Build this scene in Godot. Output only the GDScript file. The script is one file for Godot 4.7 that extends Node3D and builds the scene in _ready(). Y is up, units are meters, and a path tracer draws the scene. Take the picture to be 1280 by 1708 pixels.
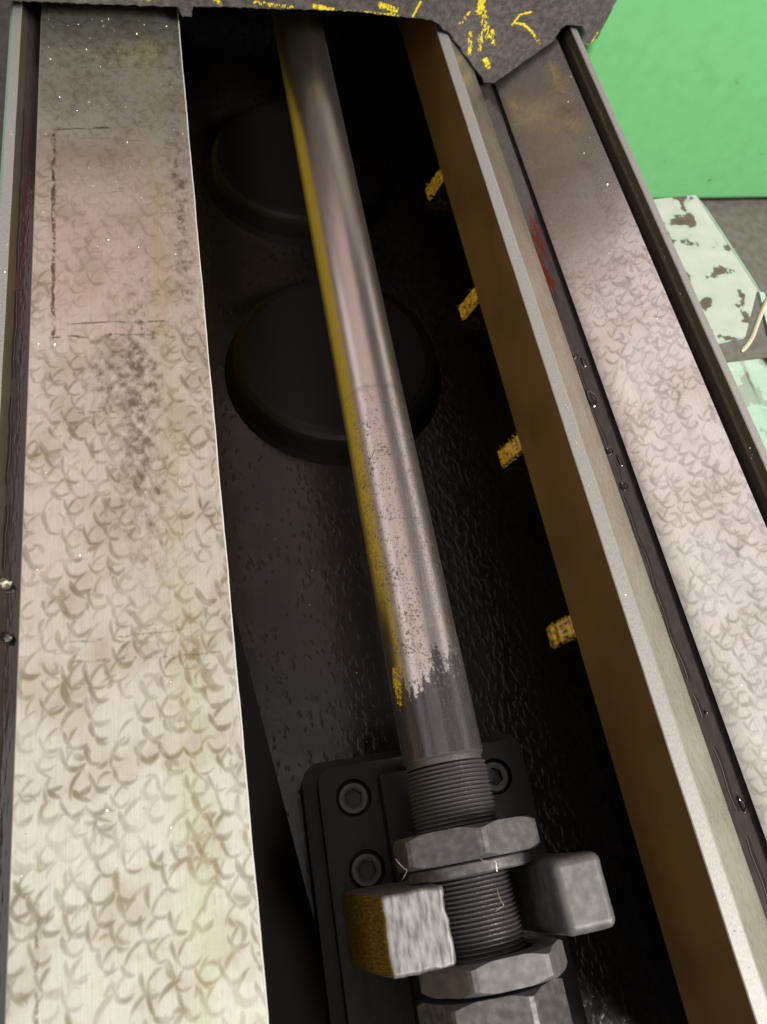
extends Node3D
# A machine bed seen from above: a scraped flat way, a scraped vee way, and the
# ram rod with its nuts and fork bracket in the oily pit between them.
# x runs across the bed, y is up (0 = top of the flat way), -z runs along it.

const ZF := -0.86      # far end of what is built of the ways
const ZN := 0.16       # near end
const ZE := -1.32      # far end of the pit, under the table
const RX := 0.1095     # axis of the rod
const RY := -0.042
const FLOOR := -0.185  # bottom of the pit
var M := {}
var nz: FastNoiseLite
var rng := RandomNumberGenerator.new()


func _ready() -> void:
	rng.seed = 7
	# ---------------------------------------------------------------- camera
	var cam := Camera3D.new()
	cam.name = "camera"
	cam.transform = Transform3D(Basis(Vector3(0.97622, 0.13420, 0.17026), Vector3(0.09422, 0.44465, -0.89073), Vector3(-0.19524, 0.88559, 0.42143)), Vector3(0, 0.42, 0))
	cam.fov = 68.66
	cam.near = 0.01
	cam.far = 30.0
	var lens := CameraAttributesPhysical.new()
	lens.frustum_focal_length = 17.565
	lens.frustum_focus_distance = 0.5
	lens.exposure_aperture = 6.5
	lens.frustum_near = 0.01
	lens.frustum_far = 30.0
	cam.attributes = lens
	add_child(cam)
	cam.current = true
	# ----------------------------------------------- surroundings and exposure
	var env := Environment.new()
	env.background_mode = Environment.BG_COLOR
	env.background_color = Color(0.30, 0.262, 0.255).linear_to_srgb()
	env.background_energy_multiplier = 0.36
	env.tonemap_mode = Environment.TONE_MAPPER_LINEAR
	env.tonemap_exposure = 0.86
	env.sdfgi_enabled = true
	env.ssao_enabled = true
	env.ssil_enabled = true
	var we := WorldEnvironment.new()
	we.name = "surroundings"
	we.environment = env
	add_child(we)
	# ------------------------------------------------------------------ lamps and added light panels
	panel_lamp("overhead_light", "square white ceiling lamp over the near end of the bed", Vector3(-0.45, 2.3, 0.25), Vector3(-0.45, 0.0, 0.2501), Vector2(1.7, 1.8), Color(1.0, 0.99, 0.97), 1.02)
	panel_lamp("overhead_light", "wide pinkish light panel added over the far end of the bed", Vector3(-0.55, 2.3, -1.97), Vector3(-0.55, 0.0, -1.9699), Vector2(2.3, 2.5), Color(1.0, 0.875, 0.86), 1.12)  # added panel that gives the ways and rod their pink reflection
	panel_lamp("overhead_light", "square white light panel added over the aisle right of the bed", Vector3(2.0, 2.3, 1.35), Vector3(1.2, -0.5, -1.2), Vector2(1.2, 1.2), Color(1.0, 0.98, 0.95), 27.0)  # added to brighten the green cabinet beyond the bed
	panel_lamp("strip_lamp", "long white strip lamp hanging left of the bed", Vector3(-1.75, 1.5, -1.4), Vector3(0.1, 0.0, -1.4), Vector2(5.2, 0.8), Color(1.0, 0.96, 0.965), 1.42)
	panel_lamp("strip_lamp", "long white strip lamp hanging right of the bed", Vector3(2.3, 0.98, -0.8), Vector3(0.1, 0.0, -0.8), Vector2(3.4, 0.8), Color(1.0, 0.955, 0.94), 0.95)

	make_materials()
	make_floor_and_background()
	make_bed()
	make_table()
	make_rod()
	make_bracket()
	make_guard()
	make_oil()
	make_chips()


# =============================================================== small helpers
func tag(o: Node, label: String, category: String, group := "") -> void:
	o.set_meta("label", label)
	o.set_meta("category", category)
	if group:
		o.set_meta("group", group)


func thing(called: String, label: String, category: String, at := Vector3.ZERO, group := "") -> Node3D:
	var o := Node3D.new()
	o.name = numbered(called)
	add_child(o)
	o.position = at
	tag(o, label, category, group)
	return o


func numbered(called: String) -> String:
	if not has_node(called):
		return called
	var k := 1
	while has_node("%s_%03d" % [called, k]):
		k += 1
	return "%s_%03d" % [called, k]


func begin() -> SurfaceTool:
	var st := SurfaceTool.new()
	st.begin(Mesh.PRIMITIVE_TRIANGLES)
	return st


func obj(called: String, st: SurfaceTool, m: Material, parent: Node = null) -> MeshInstance3D:
	var o := MeshInstance3D.new()
	o.mesh = st.commit()
	o.mesh.surface_set_material(0, m)
	o.cast_shadow = GeometryInstance3D.SHADOW_CASTING_SETTING_ON
	if parent:
		o.name = called
		parent.add_child(o, true)
	else:
		o.name = numbered(called)
		add_child(o)
	return o


# one triangle whose front looks along n (front faces run clockwise)
func tri(st: SurfaceTool, a: Vector3, b: Vector3, c: Vector3, na: Vector3, nb: Vector3, nc: Vector3, ua := Vector2.ZERO, ub := Vector2.ZERO, uc := Vector2.ZERO) -> void:
	var flip := (b - a).cross(c - a).dot(na + nb + nc) > 0.0
	st.set_normal(na); st.set_uv(ua); st.add_vertex(a)
	if flip:
		st.set_normal(nc); st.set_uv(uc); st.add_vertex(c)
		st.set_normal(nb); st.set_uv(ub); st.add_vertex(b)
	else:
		st.set_normal(nb); st.set_uv(ub); st.add_vertex(b)
		st.set_normal(nc); st.set_uv(uc); st.add_vertex(c)


func quad(st: SurfaceTool, a: Vector3, b: Vector3, c: Vector3, d: Vector3, n: Vector3, ua := Vector2(0, 0), ub := Vector2(1, 0), uc := Vector2(1, 1), ud := Vector2(0, 1)) -> void:
	tri(st, a, b, c, n, n, n, ua, ub, uc)
	tri(st, a, c, d, n, n, n, ua, uc, ud)


# a long sheet: the open profile (x, y) run from z0 to z1; left of its direction is the front
func sheet(st: SurfaceTool, prof: Array, z0: float, z1: float, nz := 1, wob := 0.0) -> void:
	var total := 0.0
	for i in prof.size() - 1:
		total += (prof[i + 1] - prof[i]).length()
	var at := 0.0
	for i in prof.size() - 1:
		var p: Vector2 = prof[i]
		var q: Vector2 = prof[i + 1]
		var e := (q - p).normalized()
		var n := Vector3(-e.y, e.x, 0)
		var l := (q - p).length()
		for k in nz:
			var za: float = lerpf(z0, z1, float(k) / nz)
			var zb: float = lerpf(z0, z1, float(k + 1) / nz)
			var va: float = float(k) / nz
			var vb: float = float(k + 1) / nz
			var oa := wobble(za) * wob
			var ob := wobble(zb) * wob
			quad(st, Vector3(p.x + oa, p.y, za), Vector3(q.x + oa, q.y, za), Vector3(q.x + ob, q.y, zb), Vector3(p.x + ob, p.y, zb), n,
				Vector2(at / total, va), Vector2((at + l) / total, va), Vector2((at + l) / total, vb), Vector2(at / total, vb))
		at += l


func wobble(z: float) -> float:
	return sin(z * 61.0) * 0.5 + sin(z * 143.0 + 1.3) * 0.3 + sin(z * 391.0 + 0.4) * 0.2


# a solid: the closed profile (x, y), anticlockwise, between z0 and z1
func prism(st: SurfaceTool, prof: PackedVector2Array, z0: float, z1: float, uv_from := Vector2.ZERO, uv_size := Vector2.ONE) -> void:
	var n := prof.size()
	for i in n:
		var p := prof[i]
		var q := prof[(i + 1) % n]
		var e := (q - p).normalized()
		var nn := Vector3(e.y, -e.x, 0)
		quad(st, Vector3(p.x, p.y, z0), Vector3(q.x, q.y, z0), Vector3(q.x, q.y, z1), Vector3(p.x, p.y, z1), nn,
			(p - uv_from) / uv_size, (q - uv_from) / uv_size, (q - uv_from) / uv_size, (p - uv_from) / uv_size)
	var idx := Geometry2D.triangulate_polygon(prof)
	for i in range(0, idx.size(), 3):
		for s in [[z0, -1.0], [z1, 1.0]]:
			var nn := Vector3(0, 0, s[1])
			var a := prof[idx[i]]
			var b := prof[idx[i + 1]]
			var c := prof[idx[i + 2]]
			tri(st, Vector3(a.x, a.y, s[0]), Vector3(b.x, b.y, s[0]), Vector3(c.x, c.y, s[0]), nn, nn, nn, (a - uv_from) / uv_size, (b - uv_from) / uv_size, (c - uv_from) / uv_size)


# a body of revolution about the z direction: prof is [z, radius]; u runs round, v along
func lathe(st: SurfaceTool, prof: Array, cx: float, cy: float, seg := 64, pitch := 0.0, smooth := true) -> void:
	var z0: float = prof[0][0]
	var zl: float = prof[prof.size() - 1][0] - z0
	for i in prof.size() - 1:
		var za: float = prof[i][0]
		var ra: float = prof[i][1]
		var zb: float = prof[i + 1][0]
		var rb: float = prof[i + 1][1]
		var slope := Vector2(zb - za, rb - ra).normalized()
		for k in seg:
			var a0 := TAU * k / seg
			var a1 := TAU * (k + 1) / seg
			var am := (a0 + a1) / 2
			var n0 := Vector3(cos(a0) * slope.x, sin(a0) * slope.x, -slope.y)
			var n1 := Vector3(cos(a1) * slope.x, sin(a1) * slope.x, -slope.y)
			if not smooth:
				n0 = Vector3(cos(am) * slope.x, sin(am) * slope.x, -slope.y)
				n1 = n0
			var h0 := pitch * k / seg
			var h1 := pitch * (k + 1) / seg
			var p := Vector3(cx + cos(a0) * ra, cy + sin(a0) * ra, za + h0)
			var q := Vector3(cx + cos(a1) * ra, cy + sin(a1) * ra, za + h1)
			var r := Vector3(cx + cos(a1) * rb, cy + sin(a1) * rb, zb + h1)
			var s := Vector3(cx + cos(a0) * rb, cy + sin(a0) * rb, zb + h0)
			var up := Vector2(float(k) / seg, (za - z0) / zl)
			var uq := Vector2(float(k + 1) / seg, (za - z0) / zl)
			var ur := Vector2(float(k + 1) / seg, (zb - z0) / zl)
			var us := Vector2(float(k) / seg, (zb - z0) / zl)
			if ra > 1e-6:
				tri(st, p, q, r, n0, n1, n1, up, uq, ur)
			if rb > 1e-6:
				tri(st, p, r, s, n0, n1, n0, up, ur, us)


# hexagonal nut about the z direction, ends chamfered; turn in radians
func hex_nut(st: SurfaceTool, cx: float, cy: float, z0: float, z1: float, af: float, hole: float, turn: float) -> void:
	var seg := 96
	var rc := af * 0.5 * 1.03
	var pts := []
	for k in seg + 1:
		var a := TAU * k / seg
		var w := fposmod(a - turn, PI / 3) - PI / 6
		var rh := af * 0.5 / cos(w)
		# soften the corners
		rh = minf(rh, af * 0.5 * 1.135)
		var d := maxf(0.0, rh - rc) * 0.6
		var c := Vector2(cos(a), sin(a))
		var row := []
		for q in [[hole, z0], [minf(rh, rc), z0], [rh, z0 + d], [rh, z1 - d], [minf(rh, rc), z1], [hole, z1]]:
			row.append(Vector3(cx + c.x * q[0], cy + c.y * q[0], q[1]))
		pts.append(row)
	for k in seg:
		for i in 5:
			var a: Vector3 = pts[k][i]
			var b: Vector3 = pts[k + 1][i]
			var c: Vector3 = pts[k + 1][i + 1]
			var d: Vector3 = pts[k][i + 1]
			var n := (c - a).cross(d - b)
			if n.length() < 1e-12:
				continue
			n = n.normalized()
			var mid := (a + b + c + d) / 4.0
			var out := Vector3(mid.x - cx, mid.y - cy, 0)
			if i == 0: out = Vector3(0, 0, -1)
			if i == 4: out = Vector3(0, 0, 1)
			if n.dot(out) < 0: n = -n
			quad(st, a, b, c, d, n)


# rounded box; shape(p) may bend each point
func rounded_box(st: SurfaceTool, mid: Vector3, size: Vector3, r: float, bend := 0, div := 10) -> void:
	var h := size / 2
	for axis in 3:
		for side in [-1.0, 1.0]:
			var u := (axis + 1) % 3
			var v := (axis + 2) % 3
			var cu := cuts(h[u], r, div)
			var cv := cuts(h[v], r, div)
			var grid := []
			for a in cu:
				var line := []
				for b in cv:
					var p := Vector3.ZERO
					p[axis] = h[axis] * side
					p[u] = a
					p[v] = b
					var core := Vector3(clampf(p.x, -h.x + r, h.x - r), clampf(p.y, -h.y + r, h.y - r), clampf(p.z, -h.z + r, h.z - r))
					var n := (p - core).normalized()
					var q := core + n * r
					if bend > 0:
						q = bend_arm(q, bend)
					line.append([mid + q, n])
				grid.append(line)
			for i in cu.size() - 1:
				for j in cv.size() - 1:
					var A = grid[i][j]
					var B = grid[i + 1][j]
					var C = grid[i + 1][j + 1]
					var D = grid[i][j + 1]
					tri(st, A[0], B[0], C[0], A[1], B[1], C[1])
					tri(st, A[0], C[0], D[0], A[1], C[1], D[1])


# tapers and roughens the two arms of the fork: 1 the sawn one, 2 the cast one
func bend_arm(p: Vector3, which: int) -> Vector3:
	if nz == null:
		nz = noise(90.0, 3, FastNoiseLite.TYPE_SIMPLEX_SMOOTH, 17)
	var f := (0.059 - p.y) / 0.118   # 0 at the top, 1 at the foot
	var q := p
	var rough := Vector3(nz.get_noise_3d(p.x, p.y, p.z), nz.get_noise_3d(p.z, p.x, p.y), nz.get_noise_3d(p.y, p.z, p.x))
	if which == 1:
		q.x = p.x * (1.0 + 0.42 * f) - 0.003 * f
		q.z = p.z * (1.0 + 0.18 * f)
		if p.y > 0.045:
			q += rough * 0.0012
		q.y -= absf(nz.get_noise_2d(p.x * 0.6, 7.0)) * 0.004 * clampf((p.z - 0.008) / 0.010, 0, 1)
	else:
		q.x = p.x * (1.0 + 0.25 * f) + 0.001 * f
		q.z = p.z * (1.0 + 0.10 * f)
		q += rough * 0.0004
	return q


func cuts(h: float, r: float, div: int) -> Array:
	var out := []
	for k in 5:
		out.append(-h + r * k / 4.0)
	for k in range(1, div):
		out.append(lerpf(-h + r, h - r, float(k) / div))
	for k in 5:
		out.append(h - r + r * k / 4.0)
	return out


# a thin round wire through points
func wire(st: SurfaceTool, pts: Array, r: float, seg := 6) -> void:
	for i in pts.size() - 1:
		var a: Vector3 = pts[i]
		var b: Vector3 = pts[i + 1]
		var d := (b - a).normalized()
		var s := d.cross(Vector3.UP if absf(d.y) < 0.9 else Vector3.RIGHT).normalized()
		var t := s.cross(d)
		var ra := r * (0.55 if i == 0 else 1.0)
		var rb := r * (0.55 if i == pts.size() - 2 else 1.0)
		for k in seg:
			var c0 := s * cos(TAU * k / seg) + t * sin(TAU * k / seg)
			var c1 := s * cos(TAU * (k + 1) / seg) + t * sin(TAU * (k + 1) / seg)
			tri(st, a + c0 * ra, a + c1 * ra, b + c1 * rb, c0, c1, c1)
			tri(st, a + c0 * ra, b + c1 * rb, b + c0 * rb, c0, c1, c0)


func panel_lamp(called: String, label: String, at: Vector3, aim: Vector3, size: Vector2, tint: Color, power: float) -> void:
	var t := thing(called, label, "lamp", at, "")
	t.look_at_from_position(at, aim, Vector3.FORWARD if absf((aim - at).normalized().y) > 0.95 else Vector3.UP)
	# -z of the lamp looks at the bed; its long side follows local y or x
	var st := begin()
	rounded_box(st, Vector3(0, 0, 0.03), Vector3(size.x + 0.04, size.y + 0.04, 0.05), 0.01, 0, 2)
	obj("housing", st, M.get("lamp_housing", std(Color(0.7, 0.7, 0.7), 0.5, 0.0)), t)
	var glow := StandardMaterial3D.new()
	glow.albedo_color = Color(0.9, 0.9, 0.9)
	glow.emission_enabled = true
	glow.emission = tint
	glow.emission_energy_multiplier = 0.3
	st = begin()
	rounded_box(st, Vector3(0, 0, -0.001), Vector3(size.x, size.y, 0.008), 0.003, 0, 2)
	obj("diffuser", st, glow, t)
	var l := AreaLight3D.new()
	l.name = "lamp_light"
	l.area_size = size
	l.light_color = tint
	l.light_energy = power
	l.area_range = 12.0
	l.area_attenuation = 2.0
	l.shadow_enabled = true
	t.add_child(l)
	l.position = Vector3(0, 0, -0.012)


# =================================================================== materials
func std(c: Color, rough: float, metal := 0.0) -> StandardMaterial3D:
	var m := StandardMaterial3D.new()
	m.albedo_color = c.linear_to_srgb()
	m.roughness = rough
	m.metallic = metal
	return m


func noise(freq: float, octaves := 3, kind := FastNoiseLite.TYPE_SIMPLEX_SMOOTH, s := 1) -> FastNoiseLite:
	var n := FastNoiseLite.new()
	n.noise_type = kind
	n.frequency = freq
	n.fractal_octaves = octaves
	n.seed = s
	return n


func tex(w: int, h: int, fmt: int, data: PackedByteArray) -> ImageTexture:
	return ImageTexture.create_from_image(Image.create_from_data(w, h, false, fmt, data))


func noise_tex(freq: float, octaves: int, s: int, size := 512, kind := FastNoiseLite.TYPE_SIMPLEX_SMOOTH) -> ImageTexture:
	var im := noise(freq, octaves, kind, s).get_seamless_image(size, size)
	return ImageTexture.create_from_image(im)


# grey noise turned into a colour ramp
func ramp_tex(freq: float, octaves: int, s: int, stops: Array, size := 512) -> ImageTexture:
	var im := noise(freq, octaves, FastNoiseLite.TYPE_SIMPLEX_SMOOTH, s).get_seamless_image(size, size)
	var src := im.get_data()
	var lut := PackedByteArray()
	lut.resize(768)
	var g := Gradient.new()
	g.offsets = PackedFloat32Array(stops.map(func(e): return e[0]))
	g.colors = PackedColorArray(stops.map(func(e): return e[1].linear_to_srgb()))
	for i in 256:
		var c := g.sample(i / 255.0)
		lut[i * 3] = int(c.r * 255); lut[i * 3 + 1] = int(c.g * 255); lut[i * 3 + 2] = int(c.b * 255)
	var out := PackedByteArray()
	out.resize(size * size * 3)
	for i in size * size:
		var k := src[i] * 3
		out[i * 3] = lut[k]; out[i * 3 + 1] = lut[k + 1]; out[i * 3 + 2] = lut[k + 2]
	return tex(size, size, Image.FORMAT_RGB8, out)


func tri_map(m: StandardMaterial3D, scale: float) -> StandardMaterial3D:
	m.uv1_triplanar = true
	m.uv1_world_triplanar = true
	m.uv1_scale = Vector3.ONE * scale
	return m


func bump(m: StandardMaterial3D, t: Texture2D, cm: float) -> StandardMaterial3D:
	m.heightmap_enabled = true
	m.heightmap_texture = t
	m.heightmap_scale = cm
	return m


func make_materials() -> void:
	M.lamp_housing = std(Color(0.6, 0.6, 0.6), 0.5)
	var fine := noise_tex(0.06, 4, 3)
	var coarse := noise_tex(0.02, 5, 4)
	M.fine = fine
	M.coarse = coarse
	# machined, oily bare iron (edges, lands, rails)
	var t := ramp_tex(0.09, 4, 11, [[0.0, Color(0.17, 0.165, 0.155)], [0.5, Color(0.295, 0.288, 0.272)], [1.0, Color(0.42, 0.412, 0.395)]])
	M.land = tri_map(std(Color.WHITE, 0.58, 0.45), 14.0)
	M.land.albedo_texture = t
	bump(M.land, fine, 0.003)
	M.land.uv1_scale = Vector3(50, 50, 8)
	M.edge = std(Color(0.62, 0.60, 0.57), 0.5, 0.3)  # pale colour paints in the bright highlight along the way edges
	M.rail = tri_map(std(Color(0.30, 0.27, 0.22), 0.30, 0.8), 10.0)
	bump(M.rail, fine, 0.01)
	M.rail_face = tri_map(std(Color(0.115, 0.095, 0.065), 0.28, 0.35), 8.0)
	bump(M.rail_face, fine, 0.008)
	# dark cast iron
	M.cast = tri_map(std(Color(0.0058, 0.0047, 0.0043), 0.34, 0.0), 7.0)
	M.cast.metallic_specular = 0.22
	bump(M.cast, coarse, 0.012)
	# inner wall of the vee way: smooth iron under brown oil
	t = ramp_tex(0.014, 5, 21, [[0.0, Color(0.135, 0.078, 0.020)], [0.5, Color(0.175, 0.105, 0.032)], [1.0, Color(0.215, 0.122, 0.033)]])
	M.brown = tri_map(std(Color.WHITE, 0.38, 0.15), 1.6)
	bump(M.brown, fine, 0.004)
	M.brown.albedo_texture = t
	# old yellow paint inside the bed
	t = ramp_tex(0.03, 4, 22, [[0.0, Color(0.20, 0.13, 0.01)], [0.35, Color(0.46, 0.33, 0.015)], [1.0, Color(0.62, 0.46, 0.02)]])
	M.yellow_wall = tri_map(std(Color.WHITE, 0.5, 0.0), 4.0)
	M.yellow_wall.albedo_texture = t
	t = ramp_tex(0.05, 4, 23, [[0.0, Color(0.02, 0.013, 0.006)], [0.30, Color(0.05, 0.03, 0.008)], [0.36, Color(0.42, 0.24, 0.015)], [0.7, Color(0.62, 0.40, 0.02)], [1.0, Color(0.50, 0.30, 0.03)]])
	M.yellow_chipped = tri_map(std(Color.WHITE, 0.42, 0.0), 8.0)
	M.yellow_chipped.albedo_texture = t
	bump(M.yellow_chipped, coarse, 0.05)
	M.rib_side = tri_map(std(Color.WHITE, 0.45, 0.0), 9.0)
	M.rib_side.albedo_texture = ramp_tex(0.03, 4, 24, [[0.0, Color(0.012, 0.009, 0.007)], [0.55, Color(0.022, 0.015, 0.009)], [0.7, Color(0.10, 0.062, 0.012)], [1.0, Color(0.18, 0.11, 0.012)]])
	# fasteners: greyed iron under oil
	t = ramp_tex(0.03, 5, 31, [[0.0, Color(0.045, 0.042, 0.040)], [0.5, Color(0.085, 0.080, 0.078)], [1.0, Color(0.165, 0.158, 0.155)]])
	M.nut = tri_map(std(Color.WHITE, 0.45, 0.35), 9.0)
	M.nut.albedo_texture = t
	bump(M.nut, fine, 0.008)
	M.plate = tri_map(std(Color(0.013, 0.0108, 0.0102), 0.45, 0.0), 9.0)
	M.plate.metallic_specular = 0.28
	bump(M.plate, coarse, 0.015)
	M.screw = tri_map(std(Color(0.030, 0.027, 0.026), 0.42, 0.2), 30.0)
	M.thread = tri_map(std(Color(0.075, 0.068, 0.066), 0.40, 0.4), 20.0)
	bump(M.thread, fine, 0.02)
	# sawn fork arm tops
	t = ramp_tex(0.05, 4, 32, [[0.0, Color(0.07, 0.067, 0.065)], [0.4, Color(0.185, 0.18, 0.176)], [1.0, Color(0.36, 0.352, 0.345)]])
	M.arm_bright = std(Color.WHITE, 0.42, 0.55)
	tri_map(M.arm_bright, 10.0)
	M.arm_bright.uv1_scale = Vector3(10, 5, 3)
	M.arm_bright.albedo_texture = t
	bump(M.arm_bright, coarse, 0.012)
	t = ramp_tex(0.03, 4, 33, [[0.0, Color(0.065, 0.061, 0.060)], [0.5, Color(0.10, 0.095, 0.094)], [1.0, Color(0.155, 0.147, 0.146)]])
	M.arm_grey = tri_map(std(Color.WHITE, 0.5, 0.25), 7.0)
	M.arm_grey.albedo_texture = t
	bump(M.arm_grey, fine, 0.006)
	t = ramp_tex(0.05, 3, 34, [[0.0, Color(0.035, 0.022, 0.006)], [0.45, Color(0.10, 0.066, 0.008)], [1.0, Color(0.27, 0.175, 0.012)]])
	M.arm_yellow = std(Color.WHITE, 0.45, 0.0)
	tri_map(M.arm_yellow, 8.0)
	M.arm_yellow.uv1_scale = Vector3(8, 2.5, 30)
	M.arm_yellow.albedo_texture = t
	# workshop paint and floor
	t = ramp_tex(0.02, 4, 41, [[0.0, Color(0.06, 0.16, 0.06)], [0.055, Color(0.10, 0.33, 0.12)], [0.075, Color(0.155, 0.48, 0.188)], [0.5, Color(0.166, 0.51, 0.20)], [1.0, Color(0.176, 0.53, 0.21)]])
	M.green = tri_map(std(Color.WHITE, 0.45, 0.0), 2.0)
	M.green.albedo_texture = t
	t = ramp_tex(0.03, 5, 42, [[0.0, Color(0.10, 0.088, 0.08)], [0.5, Color(0.14, 0.126, 0.116)], [1.0, Color(0.185, 0.168, 0.156)]])
	M.concrete = tri_map(std(Color.WHITE, 0.85, 0.0), 2.5)
	M.concrete.albedo_texture = t
	t = ramp_tex(0.011, 6, 46, [[0.0, Color(0.05, 0.038, 0.024)], [0.33, Color(0.10, 0.078, 0.055)], [0.345, Color(0.22, 0.36, 0.27)], [0.38, Color(0.36, 0.42, 0.355)], [1.0, Color(0.43, 0.475, 0.415)]])
	M.chipped_white = tri_map(std(Color.WHITE, 0.40, 0.0), 5.0)
	M.chipped_white.albedo_texture = t
	t = ramp_tex(0.008, 4, 47, [[0.0, Color(0.06, 0.05, 0.035)], [0.36, Color(0.10, 0.08, 0.055)], [0.38, Color(0.17, 0.33, 0.22)], [0.45, Color(0.25, 0.36, 0.29)], [1.0, Color(0.31, 0.40, 0.33)]])
	M.chipped_green = tri_map(std(Color.WHITE, 0.45, 0.0), 6.0)
	M.chipped_green.albedo_texture = t
	M.mint_edge = std(Color(0.36, 0.62, 0.44), 0.4)
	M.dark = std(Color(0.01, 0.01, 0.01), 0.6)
	M.rope = tri_map(std(Color(0.62, 0.58, 0.42), 0.8), 60.0)
	bump(M.rope, fine, 0.1)
	M.chip = std(Color(0.75, 0.70, 0.60), 0.28, 0.9)
	M.speck = std(Color(0.85, 0.78, 0.62), 0.25, 0.8)
	M.oil = std(Color(0.020, 0.014, 0.012), 0.07, 0.0)
	M.oil.metallic_specular = 0.6
	M.droplet = std(Color(0.022, 0.016, 0.014), 0.05, 0.0)
	M.droplet.metallic_specular = 1.0


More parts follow.
